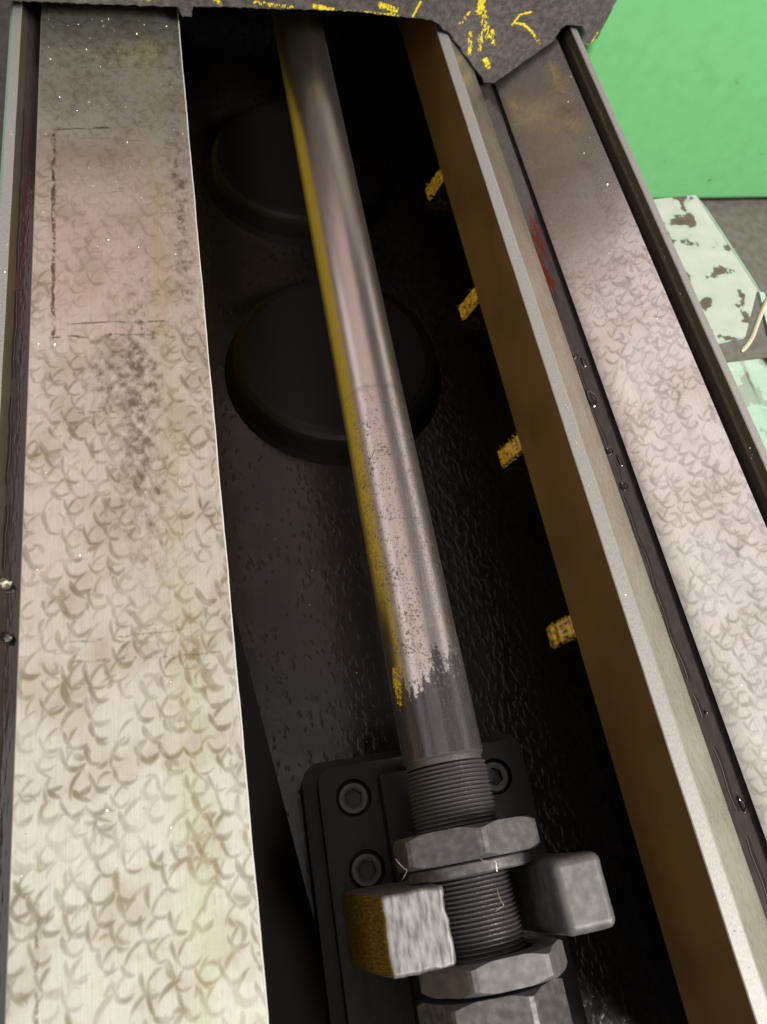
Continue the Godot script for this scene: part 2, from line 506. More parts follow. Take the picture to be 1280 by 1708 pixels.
# Scraped bearing surface. kind 0: flat way with large crescents; 1: vee faces.
# Rows run from the far end to the near end. Returns [colour, roughness, height].
func scraped(kind: int, W: int, H: int, wide: float, long: float, s: int) -> Array:
	var sx := wide / W
	var sy := long / H
	var mark := PackedFloat32Array()
	mark.resize(W * H)
	var r := RandomNumberGenerator.new()
	r.seed = s
	var dx := 12.4 if kind == 0 else 10.0
	var dz := 10.6 if kind == 0 else 9.0
	var rows := int(long / dz) + 2
	var cols := int(wide / dx) + 2
	var tilt := noise(0.014, 2, FastNoiseLite.TYPE_SIMPLEX_SMOOTH, s + 9)
	for i in rows:
		for j in cols:
			var cx := (j + 0.2 + (0.28 if i % 2 else 0.0)) * dx + r.randf_range(-1.7, 1.7)
			var cz := i * dz + r.randf_range(-1.7, 1.7)
			var k := r.randf_range(0.85, 1.3) * (1.0 if kind == 0 else 0.82)
			var st := r.randf_range(0.7, 1.0)
			var way := r.randf()
			var sway := tilt.get_noise_2d(cx, cz) * 24.0 + r.randf_range(-8, 8)
			var thin := 0.7 + 0.4 * r.randf()
			if tilt.get_noise_2d(cx + 500.0, cz) > 0.33 and r.randf() < 0.2:
				continue
			if way < 0.86:   # long left arm, then the foot turning up to the right
				arc(mark, W, H, sx, sy, cx + 10.0 * k, cz - 6.0 * k, 15.0 * k, deg_to_rad(sway + r.randf_range(146, 164)), r.randf_range(0.32, 0.5), r.randf_range(1.7, 3.0) * k * thin, st, 1.0)
				arc(mark, W, H, sx, sy, cx + 1.0 * k, cz - 1.8 * k, 5.6 * k, deg_to_rad(sway + r.randf_range(75, 105)), r.randf_range(0.6, 1.0), r.randf_range(1.5, 2.8) * k * thin, st, r.randf_range(0.9, 1.3))
			if r.randf() < 0.8:   # the second stroke leaning up to the right
				arc(mark, W, H, sx, sy, cx + 9.5 * k, cz + 4.5 * k, 13.0 * k, deg_to_rad(sway + r.randf_range(200, 230)), r.randf_range(0.4, 0.65), r.randf_range(1.3, 2.3) * k * thin, st * r.randf_range(0.7, 1.0), 1.0)
			if r.randf() < 0.55:
				arc(mark, W, H, sx, sy, cx + r.randf_range(-3, 5), cz + r.randf_range(-3, 4), 4.5 * k, deg_to_rad(r.randf_range(0, 360)), r.randf_range(0.6, 1.3), r.randf_range(1.4, 2.8) * k, st * 0.8, 1.1)
	var n_big := noise(0.018, 3, FastNoiseLite.TYPE_SIMPLEX_SMOOTH, s + 1)
	var n_mid := noise(0.09, 3, FastNoiseLite.TYPE_SIMPLEX_SMOOTH, s + 2)
	var n_pit := noise(0.21, 3, FastNoiseLite.TYPE_SIMPLEX_SMOOTH, s + 3)
	var n_grain := noise(1.1, 2, FastNoiseLite.TYPE_SIMPLEX_SMOOTH, s + 4)
	# lines and marks of the flat way, millimetres: x0, z0, x1, z1, half width, depth
	var lines := []
	if kind == 0:
		lines = [
			[12.0, 309, 14.5, 506, 1.1, 0.85], [12, 303, 53, 301, 0.8, 0.8], [24, 313, 60, 314, 0.35, 0.55], [60, 315, 78, 316, 0.4, 0.35],
			[15, 509, 52, 508.5, 0.9, 0.85], [52, 508.5, 88, 510, 0.6, 0.6], [24, 497, 88, 498.5, 0.7, 0.7], [31, 569.5, 54, 571, 0.35, 0.9],
			[45, 372.5, 62, 372.5, 0.35, 0.9], [58, 369, 64, 369, 0.3, 0.6], [24, 721, 88, 721, 0.45, 0.5], [26, 731.5, 100, 737, 0.5, 0.5],
			[12.2, 848, 13.2, 908, 0.55, 0.7], [89, 560, 96, 900, 0.2, 0.3], [80, 620, 84, 860, 0.18, 0.25], [14, 700, 15, 860, 0.5, -0.4], [50, 590, 52, 820, 0.3, -0.35]]
	var col := PackedByteArray()
	col.resize(W * H * 3)
	var rgh := PackedByteArray()
	rgh.resize(W * H)
	var hgt := PackedByteArray()
	hgt.resize(W * H)
	# fine lengthways scratches, one value per column with slow change
	var n_line := noise(0.9, 2, FastNoiseLite.TYPE_SIMPLEX_SMOOTH, s + 5)
	for y in H:
		var Z := y * sy
		var near := clampf((Z - 360.0) / 330.0, 0.0, 1.0)
		for x in W:
			var X := x * sx
			var i := y * W + x
			var big := n_big.get_noise_2d(X, Z)
			var mid := n_mid.get_noise_2d(X, Z * 0.8)
			var pit := n_pit.get_noise_2d(X, Z * 0.75)
			var grain := n_grain.get_noise_2d(X * 1.4, Z)
			var line := n_line.get_noise_2d(X * 1.6, Z * 0.03)
			var m: float = mark[i]
			var worn := 0.0
			var p := 0.0
			var olive := 0.0
			var pink_sheen_wear := 0.0
			if kind == 0:
				var ex := X - 68.0 - mid * 6.0
				var ez := (Z - 560.0) / 100.0
				worn = exp(-ex * ex / 150.0) * exp(-ez * ez) * 1.1
				var e2 := X - 104.0
				worn = maxf(worn, exp(-e2 * e2 / 70.0) * exp(-pow((Z - 380.0) / 110.0, 2.0)) * 0.8)
				var e3 := X - 52.0
				worn = maxf(worn, exp(-e3 * e3 / 200.0) * exp(-pow((Z - 545.0) / 26.0, 2.0)) * 0.9)
				worn = maxf(worn, 0.42 * exp(-pow((Z - 190.0) / 60.0, 2.0)))
				m *= lerpf(0.75, 1.0, near) * clampf(1.0 - 0.7 * worn, 0.0, 1.0) * clampf(0.85 + big * 0.9, 0.3, 1.1)
				p = clampf((pit * 0.8 + mid * 0.9 + grain * 0.4 - 0.52 + worn * 0.5) * 1.8, 0.0, 1.0) * clampf(worn * 1.6 + 0.25, 0.0, 1.0)
				olive = clampf(exp(-pow((X - 88.0 - big * 10.0) / 9.0, 2.0)) * 0.75 + big * 0.55 + clampf((mid - 0.15) * 0.8, 0.0, 0.5), 0.0, 1.0)
				var rx := minf(X - 14.5 - mid * 1.2, 90.0 + big * 6.0 - X)
				var rz := minf(Z - 312.0 - mid * 2.0, 508.0 + mid * 1.2 - Z)
				var box := clampf(minf(rx, rz) * 1.2, 0.0, 1.0)
				m *= 1.0 - 0.4 * box
				worn *= 1.0 - 0.5 * box
				pink_sheen_wear = box * 0.25 + clampf(exp(-pow((Z - 420.0) / 110.0, 2.0)) * 0.5 + big * 0.3, 0.0, 1.0)  # tint of the worn box, plus a pink reflection painted across mid-length
			else:
				var c0 := X - 44.0 - n_big.get_noise_2d(5.0, Z * 1.5) * 8.0 - mid * 3.0
				worn = exp(-c0 * c0 / 14.0) * clampf(0.75 + big * 1.6, 0.1, 1.0)
				m *= clampf(0.95 + big * 0.5, 0.4, 1.1)
				p = clampf((pit + mid * 0.6 - 0.42 + worn * 0.5) * 2.2, 0.0, 1.0) * clampf(worn * 1.3 + 0.12, 0.0, 1.0) * 0.75
				pink_sheen_wear = clampf(0.5 + big * 0.5, 0.0, 1.0) * (1.0 - near * 0.8)  # pink sheen of the vee faces, painted into their colour
				olive = clampf(big * 0.4, 0.0, 1.0)
				var shore := 9.0 + n_big.get_noise_2d(99.0, Z * 2.0) * 9.0 + mid * 5.0 - 5.0 * clampf((640.0 - Z) / 60.0, -1.0, 3.0)
				p = maxf(p, clampf(1.0 - absf(X - shore) / 1.0, 0.0, 1.0) * 0.75)
				if X < shore:
					p = maxf(p, clampf((absf(pit) * -3.0 + 0.35) * 1.5, 0.0, 0.5))
			var ln := 0.0
			# base metal with tints of oil film and the painted pink sheen
			var cr := 0.812 + grain * 0.035 + line * 0.05 + mid * 0.03
			var cg := 0.812 + grain * 0.035 + line * 0.04 + mid * 0.03
			var cb := (0.765 if kind == 0 else 0.79) + grain * 0.035 + line * 0.04 + mid * 0.02
			cg -= pink_sheen_wear * 0.075; cb -= pink_sheen_wear * 0.06
			cr -= olive * 0.05; cg -= olive * 0.04; cb -= olive * 0.10
			var film := clampf(big * 1.3 + mid * 0.8 + 0.1, 0.0, 1.0) * (0.62 if kind == 0 else 0.22)
			cr = lerpf(cr, 0.70, film); cg = lerpf(cg, 0.675, film); cb = lerpf(cb, 0.63 if kind == 0 else 0.66, film)
			var f := clampf(m, 0.0, 1.0) * clampf(0.85 + mid * 0.6, 0.4, 1.0) * (1.0 if kind == 0 else 0.42)
			cr = lerpf(cr, 0.55 + olive * 0.02, f); cg = lerpf(cg, 0.533, f); cb = lerpf(cb, 0.47 - olive * 0.07 if kind == 0 else 0.53, f)
			var grime := (1.0 if kind == 0 else 0.25) * clampf(worn * (0.6 + mid * 1.1 + pit * 0.5) * 0.75, 0.0, 0.7)
			cr = lerpf(cr, 0.50, grime); cg = lerpf(cg, 0.47, grime); cb = lerpf(cb, 0.42, grime)
			p *= 0.34 if kind == 0 else 0.05
			if kind == 1:   # the ragged step where the table's face stops bearing
				var step := X - 43.0 - n_big.get_noise_2d(5.0, Z * 1.5) * 5.0 - mid * 2.0 - pit * 0.8
				p = maxf(p, clampf(1.0 - absf(step) / 0.45, 0.0, 1.0) * clampf(mid * 0.9, 0.0, 0.22))
				m = m - clampf(step * 0.6, 0.0, 1.0) * 0.35
			cr = lerpf(cr, 0.33, p); cg = lerpf(cg, 0.295, p); cb = lerpf(cb, 0.245, p)
			col[i * 3] = int(clampf(cr, 0, 1) * 255.0)
			col[i * 3 + 1] = int(clampf(cg, 0, 1) * 255.0)
			col[i * 3 + 2] = int(clampf(cb, 0, 1) * 255.0)
			rgh[i] = int(clampf((0.36 if kind == 0 else 0.31) + m * 0.10 + p * 0.25 + grain * 0.05 + olive * 0.03 - pink_sheen_wear * 0.03, 0.15, 0.9) * 255.0)
			hgt[i] = int(clampf(0.70 - m * (0.22 if kind == 0 else 0.42) - p * 0.35 + mid * 0.14 + grain * 0.05 + line * 0.03, 0, 1) * 255.0)
	for L in lines:
		scratch(col, hgt, W, H, sx, sy, L, n_mid)
	return [tex(W, H, Image.FORMAT_RGB8, col), tex(W, H, Image.FORMAT_L8, rgh), tex(W, H, Image.FORMAT_L8, hgt)]


func arc(buf: PackedFloat32Array, W: int, H: int, sx: float, sy: float, cx: float, cz: float, R: float, mid: float, half: float, thick: float, strength: float, tall: float) -> void:
	var reach := R + thick
	var x0 := maxi(0, int((cx - reach) / sx))
	var x1 := mini(W - 1, int((cx + reach) / sx))
	var y0 := maxi(0, int((cz - reach * tall) / sy))
	var y1 := mini(H - 1, int((cz + reach * tall) / sy))
	for y in range(y0, y1 + 1):
		var dz := (y * sy - cz) / tall
		for x in range(x0, x1 + 1):
			var dx := x * sx - cx
			var d := absf(sqrt(dx * dx + dz * dz) - R)
			if d > thick * 0.8:
				continue
			var q := angle_difference(mid, atan2(dz, dx)) / half
			if absf(q) >= 1.0:
				continue
			var t := thick * 0.5 * (1.0 - q * q * absf(q)) * (1.0 + 0.25 * q)
			var v := clampf((t - d) / 1.2 + 0.5, 0.0, 1.0) * strength * (1.0 - 0.25 * q * q)
			var i := y * W + x
			if v > buf[i]:
				buf[i] = v


func scratch(col: PackedByteArray, hgt: PackedByteArray, W: int, H: int, sx: float, sy: float, L: Array, n: FastNoiseLite) -> void:
	var a := Vector2(L[0], L[1])
	var b := Vector2(L[2], L[3])
	var hw: float = L[4]
	var x0 := maxi(0, int((minf(a.x, b.x) - 3) / sx))
	var x1 := mini(W - 1, int((maxf(a.x, b.x) + 3) / sx))
	var y0 := maxi(0, int((minf(a.y, b.y) - 3) / sy))
	var y1 := mini(H - 1, int((maxf(a.y, b.y) + 3) / sy))
	var ab := b - a
	for y in range(y0, y1 + 1):
		for x in range(x0, x1 + 1):
			var p := Vector2(x * sx, y * sy)
			var t := clampf((p - a).dot(ab) / ab.length_squared(), 0.0, 1.0)
			var w := n.get_noise_2d(p.x * 2.0 + 300.0, p.y * 2.0)
			var w3 := n.get_noise_2d(p.x * 0.5 + 40.0, p.y * 0.5 + 900.0)
			var d := ((p - a - ab * t) + Vector2(w3, w3) * 2.2).length() + w * 0.8 - 0.2
			var v := clampf((hw - d) / 0.9 + 0.4, 0.0, 1.0) * clampf(0.85 + w * 1.5 + w3 * 1.0, 0.0, 1.0) * float(L[5])
			if v == 0.0:
				continue
			var i := y * W + x
			for c in 3:
				var to := [96, 84, 70] if v > 0 else [222, 218, 208]
				col[i * 3 + c] = int(lerpf(col[i * 3 + c], to[c], absf(v)))
			if v > 0:
				hgt[i] = int(hgt[i] * (1.0 - v * 0.6))


# ===================================================== ground and background
func make_floor_and_background() -> void:
	var st := begin()
	quad(st, Vector3(-4, -0.72, -5), Vector3(5, -0.72, -5), Vector3(5, -0.72, 3), Vector3(-4, -0.72, 3), Vector3.UP)
	var o := obj("floor", st, M.concrete)
	o.set_meta("kind", "structure")
	var t := thing("green_cabinet", "flat green painted machine cabinet beyond the right side of the bed", "cabinet", Vector3(1.5, -0.72, -1.55))
	st = begin()
	rounded_box(st, Vector3(0, 0.34, 0), Vector3(1.6, 0.64, 0.6), 0.015, 0, 4)
	obj("body", st, M.green, t)
	st = begin()
	rounded_box(st, Vector3(0, 0.012, 0), Vector3(1.56, 0.022, 0.56), 0.005, 0, 2)
	obj("plinth", st, M.dark, t)


# ========================================================================= bed
func make_bed() -> void:
	var bed := thing("machine_bed", "oily iron machine bed with two scraped ways beside a dark pit", "machine bed", Vector3.ZERO)
	var st: SurfaceTool
	var zl := ZN - ZF
	# --- flat way
	var a := scraped(0, 512, 2048, 115.0, zl * 1000.0, 5)
	var way := std(Color.WHITE, 1.0, 1.0)
	way.albedo_texture = a[0]
	way.roughness_texture = a[1]
	way.metallic = 0.92
	bump(way, a[2], 0.0012)
	st = begin()
	quad(st, Vector3(-0.1208, 0, ZF), Vector3(-0.0072, 0, ZF), Vector3(-0.0072, 0, ZN), Vector3(-0.1208, 0, ZN), Vector3.UP)
	var o := obj("flat_way", st, way, bed)
	o.set_meta("label", "wide pale scraped flat way with crescent marks")
	st = begin()
	sheet(st, [Vector2(-0.0072, 0), Vector2(-0.0064, -0.0009)], ZF, ZN, 160, 0.00025)
	sheet(st, [Vector2(-0.1215, -0.0009), Vector2(-0.1208, 0)], ZF, ZN, 1)
	obj("way_edge_highlight", st, M.edge, bed)
	st = begin()
	sheet(st, [Vector2(-0.0066, -0.0009), Vector2(-0.0070, -0.010)], ZE, ZN)
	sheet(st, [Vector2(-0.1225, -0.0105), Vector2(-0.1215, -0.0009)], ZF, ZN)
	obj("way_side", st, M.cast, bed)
	# --- yellow painted wall of the pit under the flat way
	st = begin()
	sheet(st, [Vector2(-0.0070, -0.010), Vector2(-0.0074, -0.045), Vector2(-0.0105, -0.05), Vector2(-0.0125, FLOOR - 0.01)], ZE, ZN)
	o = obj("pit_wall", st, M.yellow_wall, bed)
	o.set_meta("label", "old yellow paint on the pit wall under the flat way")
	# --- sloping web beside the bracket
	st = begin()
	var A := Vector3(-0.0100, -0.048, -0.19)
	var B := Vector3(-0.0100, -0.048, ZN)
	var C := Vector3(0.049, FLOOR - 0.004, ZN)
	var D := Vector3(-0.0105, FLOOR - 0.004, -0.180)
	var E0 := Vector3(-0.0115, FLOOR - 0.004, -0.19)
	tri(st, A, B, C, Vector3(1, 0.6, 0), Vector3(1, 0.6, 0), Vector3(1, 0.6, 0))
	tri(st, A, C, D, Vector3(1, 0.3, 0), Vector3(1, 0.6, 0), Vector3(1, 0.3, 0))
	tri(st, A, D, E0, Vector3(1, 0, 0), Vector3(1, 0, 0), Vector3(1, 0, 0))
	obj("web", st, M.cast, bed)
	# --- left oil channel and rail
	st = begin()
	sheet(st, [Vector2(-0.1355, -0.0105), Vector2(-0.1225, -0.0105)], ZF, ZN)
	obj("oil_channel", st, channel_material(2), bed)
	st = begin()
	sheet(st, [Vector2(-0.1345, 0.0072), Vector2(-0.1352, -0.0105)], ZF, ZN)
	var rail := obj("rail_face", st, M.rail_face, bed)
	st = begin()
	sheet(st, [Vector2(-0.1415, 0.0078), Vector2(-0.1349, 0.0078), Vector2(-0.1345, 0.0072)], ZF, ZN, 40, 0.0001)
	obj("rail_top", st, M.land, bed)
	st = begin()
	sheet(st, [Vector2(-0.1450, -0.05), Vector2(-0.1440, 0.0050), Vector2(-0.1415, 0.0078)], ZF, ZN)
	o = obj("painted_edge", st, M.mint_edge, bed)
	o.set_meta("label", "thin mint green painted outer edge of the rail")
	# --- right side: inner wall, land, vee faces
	st = begin()
	sheet(st, [Vector2(0.2310, -0.0760), Vector2(0.2310, -0.0005)], ZE, ZN)
	o = obj("inner_wall", st, M.brown, bed)
	o.set_meta("label", "smooth brown oily wall below the vee way")
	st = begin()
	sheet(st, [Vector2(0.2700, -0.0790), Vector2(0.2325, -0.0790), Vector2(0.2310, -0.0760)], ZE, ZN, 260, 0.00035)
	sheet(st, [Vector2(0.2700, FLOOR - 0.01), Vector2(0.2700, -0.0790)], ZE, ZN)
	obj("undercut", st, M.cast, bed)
	st = begin()
	sheet(st, [Vector2(0.2310, -0.0005), Vector2(0.2316, 0.0), Vector2(0.2402, 0.0), Vector2(0.2418, -0.0010)], ZF, ZN, 120, 0.00012)
	obj("land", st, M.land, bed)
	var v := scraped(1, 256, 2048, 62.0, zl * 1000.0, 9)
	var vee := std(Color.WHITE, 1.0, 0.92)
	vee.albedo_texture = v[0]
	vee.roughness_texture = v[1]
	bump(vee, v[2], 0.0055)
	st = begin()
	sheet(st, [Vector2(0.2418, -0.0010), Vector2(0.2755, -0.0340)], ZF, ZN)
	var inner_vee: StandardMaterial3D = vee.duplicate()
	inner_vee.albedo_color = Color(0.96, 0.97, 0.90)
	o = obj("inner_vee_face", st, inner_vee, bed)
	o.set_meta("label", "narrow steep scraped face of the vee way")
	st = begin()
	sheet(st, [Vector2(0.3035, -0.0505), Vector2(0.3535, -0.0020)], ZF, ZN)
	o = obj("outer_vee_face", st, vee, bed)
	o.set_meta("label", "bright scraped sloping face of the vee way")
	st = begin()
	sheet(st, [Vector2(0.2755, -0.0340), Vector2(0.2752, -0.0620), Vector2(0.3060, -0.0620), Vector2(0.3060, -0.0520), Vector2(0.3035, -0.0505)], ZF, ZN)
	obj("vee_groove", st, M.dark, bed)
	# --- right oil channel and rail
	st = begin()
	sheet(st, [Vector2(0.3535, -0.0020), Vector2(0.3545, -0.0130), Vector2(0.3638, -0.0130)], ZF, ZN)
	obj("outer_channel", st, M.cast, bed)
	st = begin()
	sheet(st, [Vector2(0.3630, -0.0130), Vector2(0.3628, -0.002), Vector2(0.3640, 0.0005), Vector2(0.3644, 0.0072)], ZF, ZN, 60, 0.00012)
	obj("rail_face", st, M.rail_face, bed)
	st = begin()
	sheet(st, [Vector2(0.3644, 0.0072), Vector2(0.3652, 0.0078), Vector2(0.3708, 0.0074), Vector2(0.3716, 0.0066)], ZF, ZN, 60, 0.00012)
	obj("rail_top", st, M.land, bed)
	st = begin()
	sheet(st, [Vector2(0.3716, 0.0066), Vector2(0.3732, -0.0600), Vector2(0.3732, -0.715)], ZF, ZN)
	obj("outer_side", st, M.mint_edge, bed)
	st = begin()
	sheet(st, [Vector2(-0.1450, -0.715), Vector2(-0.1450, -0.05)], ZF, ZN)
	obj("outer_side", st, M.mint_edge, bed)
	# --- pit floor
	make_pit_floor(bed)
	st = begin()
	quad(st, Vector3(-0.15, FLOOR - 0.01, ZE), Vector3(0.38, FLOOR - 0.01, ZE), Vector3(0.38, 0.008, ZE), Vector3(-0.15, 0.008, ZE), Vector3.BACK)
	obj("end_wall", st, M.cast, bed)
	# --- round bosses on the pit floor
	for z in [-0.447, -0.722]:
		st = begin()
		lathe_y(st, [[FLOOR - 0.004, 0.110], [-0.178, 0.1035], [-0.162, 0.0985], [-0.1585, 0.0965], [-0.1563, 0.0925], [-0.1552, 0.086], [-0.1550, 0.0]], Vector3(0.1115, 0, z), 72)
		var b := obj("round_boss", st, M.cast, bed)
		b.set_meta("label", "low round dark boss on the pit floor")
	# --- ribs under the brown wall
	for z in [-0.605, -0.449, -0.290, -0.133]:
		make_rib(bed, z)


func lathe_y(st: SurfaceTool, prof: Array, at: Vector3, seg: int) -> void:
	for i in prof.size() - 1:
		var ya: float = prof[i][0]
		var ra: float = prof[i][1]
		var yb: float = prof[i + 1][0]
		var rb: float = prof[i + 1][1]
		var s := Vector2(yb - ya, rb - ra).normalized()
		for k in seg:
			var a0 := TAU * k / seg
			var a1 := TAU * (k + 1) / seg
			var n0 := Vector3(cos(a0) * s.x, -s.y, sin(a0) * s.x)
			var n1 := Vector3(cos(a1) * s.x, -s.y, sin(a1) * s.x)
			var p := at + Vector3(cos(a0) * ra, ya, sin(a0) * ra)
			var q := at + Vector3(cos(a1) * ra, ya, sin(a1) * ra)
			var r := at + Vector3(cos(a1) * rb, yb, sin(a1) * rb)
			var t := at + Vector3(cos(a0) * rb, yb, sin(a0) * rb)
			tri(st, p, q, r, n0, n1, n1)
			if rb > 1e-6:
				tri(st, p, r, t, n0, n1, n0)


func make_rib(bed: Node3D, z: float) -> void:
	var st := begin()
	var r := RandomNumberGenerator.new()
	r.seed = int(absf(z) * 1000)
	var n := 14
	var top := []
	for k in n + 1:
		var f := float(k) / n
		var p := Vector3(lerpf(0.2350, 0.2235, f), lerpf(-0.0795, -0.108, f), z)
		p.x += r.randf_range(-0.0011, 0.0011)
		p.y += r.randf_range(-0.0011, 0.0011)
		top.append(p)
	top.append(Vector3(0.2300, -0.1180, z))
	top.append(Vector3(0.2650, -0.1240, z))
	var flank := begin()
	for k in top.size() - 1:
		var p: Vector3 = top[k]
		var q: Vector3 = top[k + 1]
		var w0 := 0.0068
		var d := (q - p).normalized()
		var nn := Vector3(d.y, -d.x, 0)
		if nn.y < 0: nn = -nn
		# crown, two chamfers, two flanks
		var cr := nn * -0.0022
		var skin := st if k < 14 else flank
		quad(skin, p + Vector3(0, 0, -w0), q + Vector3(0, 0, -w0), q + Vector3(0, 0, w0), p + Vector3(0, 0, w0), nn)
		for s in [-1.0, 1.0]:
			var e0 := Vector3(0, 0, w0 * s)
			var e1 := Vector3(0, 0, (w0 + 0.0022) * s) + cr
			quad(skin, p + e0, q + e0, q + e1, p + e1, (nn + Vector3(0, 0, s)).normalized())
			quad(flank, p + e1, q + e1, Vector3(0.269, q.y, z + (w0 + 0.0022) * s), Vector3(0.269, p.y, z + (w0 + 0.0022) * s), Vector3(0, 0, s))
	var o := obj("rib", flank, M.rib_side, bed)
	var c := obj("crown", st, M.yellow_chipped, o)
	c.set_meta("label", "chipped yellow paint along the rib's edge")


func channel_material(kind: int) -> StandardMaterial3D:
	# dark oil lying in a channel, with reddish sludge in places. u across, v along
	var W := 64
	var H := 1024
	var n1 := noise(0.010, 3, FastNoiseLite.TYPE_SIMPLEX_SMOOTH, 70 + kind)
	var n2 := noise(0.06, 3, FastNoiseLite.TYPE_SIMPLEX_SMOOTH, 80 + kind)
	var c := PackedByteArray()
	c.resize(W * H * 3)
	var h := PackedByteArray()
	h.resize(W * H)
	for y in H:
		var Z := ZF + (ZN - ZF) * y / H
		for x in W:
			var i := y * W + x
			var u := float(x) / W
			var k := n2.get_noise_2d(x * 1.5, y)
			var red := 0.0
			if kind == 2:
				red = clampf(exp(-pow((Z + 0.47) / 0.10, 2.0)) * 0.9 + n1.get_noise_2d(x, y) * 0.5 - 0.1, 0, 1) * clampf(0.6 + k, 0, 1)
			else:
				var path := 0.62 - (Z + 0.50) * 3.2 + k * 0.25
				var on := clampf((0.20 - absf(u - path)) * 8.0, 0, 1)
				red = on * clampf(1.0 - absf(Z + 0.455) / 0.085, 0, 1) * clampf(1.0 + n1.get_noise_2d(x * 3.0, y * 2.0) * 2.5, 0.0, 1.3)
			red = clampf(red, 0, 1)
			var base := Vector3(0.225, 0.198, 0.192) + Vector3.ONE * k * 0.03
			var col := base.lerp(Vector3(0.33, 0.085, 0.065) if kind != 2 else Vector3(0.26, 0.085, 0.055), red)
			c[i * 3] = int(clampf(col.x, 0, 1) * 255); c[i * 3 + 1] = int(clampf(col.y, 0, 1) * 255); c[i * 3 + 2] = int(clampf(col.z, 0, 1) * 255)
			h[i] = int(clampf(0.5 + k * 0.4 + red * 0.2, 0, 1) * 255)
	var m := std(Color.WHITE, 0.12, 0.0)
	m.metallic_specular = 0.65
	m.albedo_texture = tex(W, H, Image.FORMAT_RGB8, c)
	bump(m, tex(W, H, Image.FORMAT_L8, h), 0.015)
	return m


func make_pit_floor(bed: Node3D) -> void:
	# oil sludge: smooth skin broken by small lumps and hollows
	var W := 512
	var H := 1536
	var z0 := ZE
	var z1 := 0.22
	var x0 := -0.015
	var x1 := 0.275
	var na := noise(0.16, 2, FastNoiseLite.TYPE_SIMPLEX_SMOOTH, 51)
	na.domain_warp_enabled = true
	na.domain_warp_amplitude = 6.0
	na.domain_warp_frequency = 0.09
	var nb := noise(0.022, 3, FastNoiseLite.TYPE_SIMPLEX_SMOOTH, 52)
	var nc := noise(0.5, 2, FastNoiseLite.TYPE_SIMPLEX_SMOOTH, 53)
	var c := PackedByteArray()
	c.resize(W * H * 3)
	var hh := PackedByteArray()
	hh.resize(W * H)
	var rr := PackedByteArray()
	rr.resize(W * H)
	var sx := (x1 - x0) * 1000.0 / W
	var sz := (z1 - z0) * 1000.0 / H
	for y in H:
		for x in W:
			var X := x * sx
			var Z := y * sz
			var i := y * W + x
			var k := na.get_noise_2d(X, Z * 0.45)
			var g := nb.get_noise_2d(X, Z)
			var f := nc.get_noise_2d(X, Z)
			var lump := clampf((k - 0.27 + g * 0.45 + clampf((X - 120.0) / 400.0, -0.2, 0.2)) * 6.0, 0.0, 1.0)
			var skin := clampf((g + 0.35) * 1.2, 0.25, 1.0)
			var v := lerpf(0.088 + f * 0.015 + g * 0.02, 0.055, lump)
			c[i * 3] = int(clampf(v * 1.12, 0, 1) * 255); c[i * 3 + 1] = int(clampf(v * 0.94, 0, 1) * 255); c[i * 3 + 2] = int(clampf(v * 0.84, 0, 1) * 255)
			hh[i] = int(clampf(0.4 + lump * 0.45 + k * 0.12 + f * 0.05, 0, 1) * 255)
			rr[i] = int(clampf(0.17 + lump * 0.10 + (1.0 - skin) * 0.10, 0, 1) * 255)
	var m := std(Color.WHITE, 1.0, 0.0)
	m.metallic_specular = 0.40
	m.albedo_texture = tex(W, H, Image.FORMAT_RGB8, c)
	m.roughness_texture = tex(W, H, Image.FORMAT_L8, rr)
	bump(m, tex(W, H, Image.FORMAT_L8, hh), 0.028)
	var st := begin()
	quad(st, Vector3(x0, FLOOR, z0), Vector3(x1, FLOOR, z0), Vector3(x1, FLOOR, z1), Vector3(x0, FLOOR, z1), Vector3.UP)
	var o := obj("pit_floor", st, m, bed)
	o.set_meta("label", "black oily sludge on the pit floor")


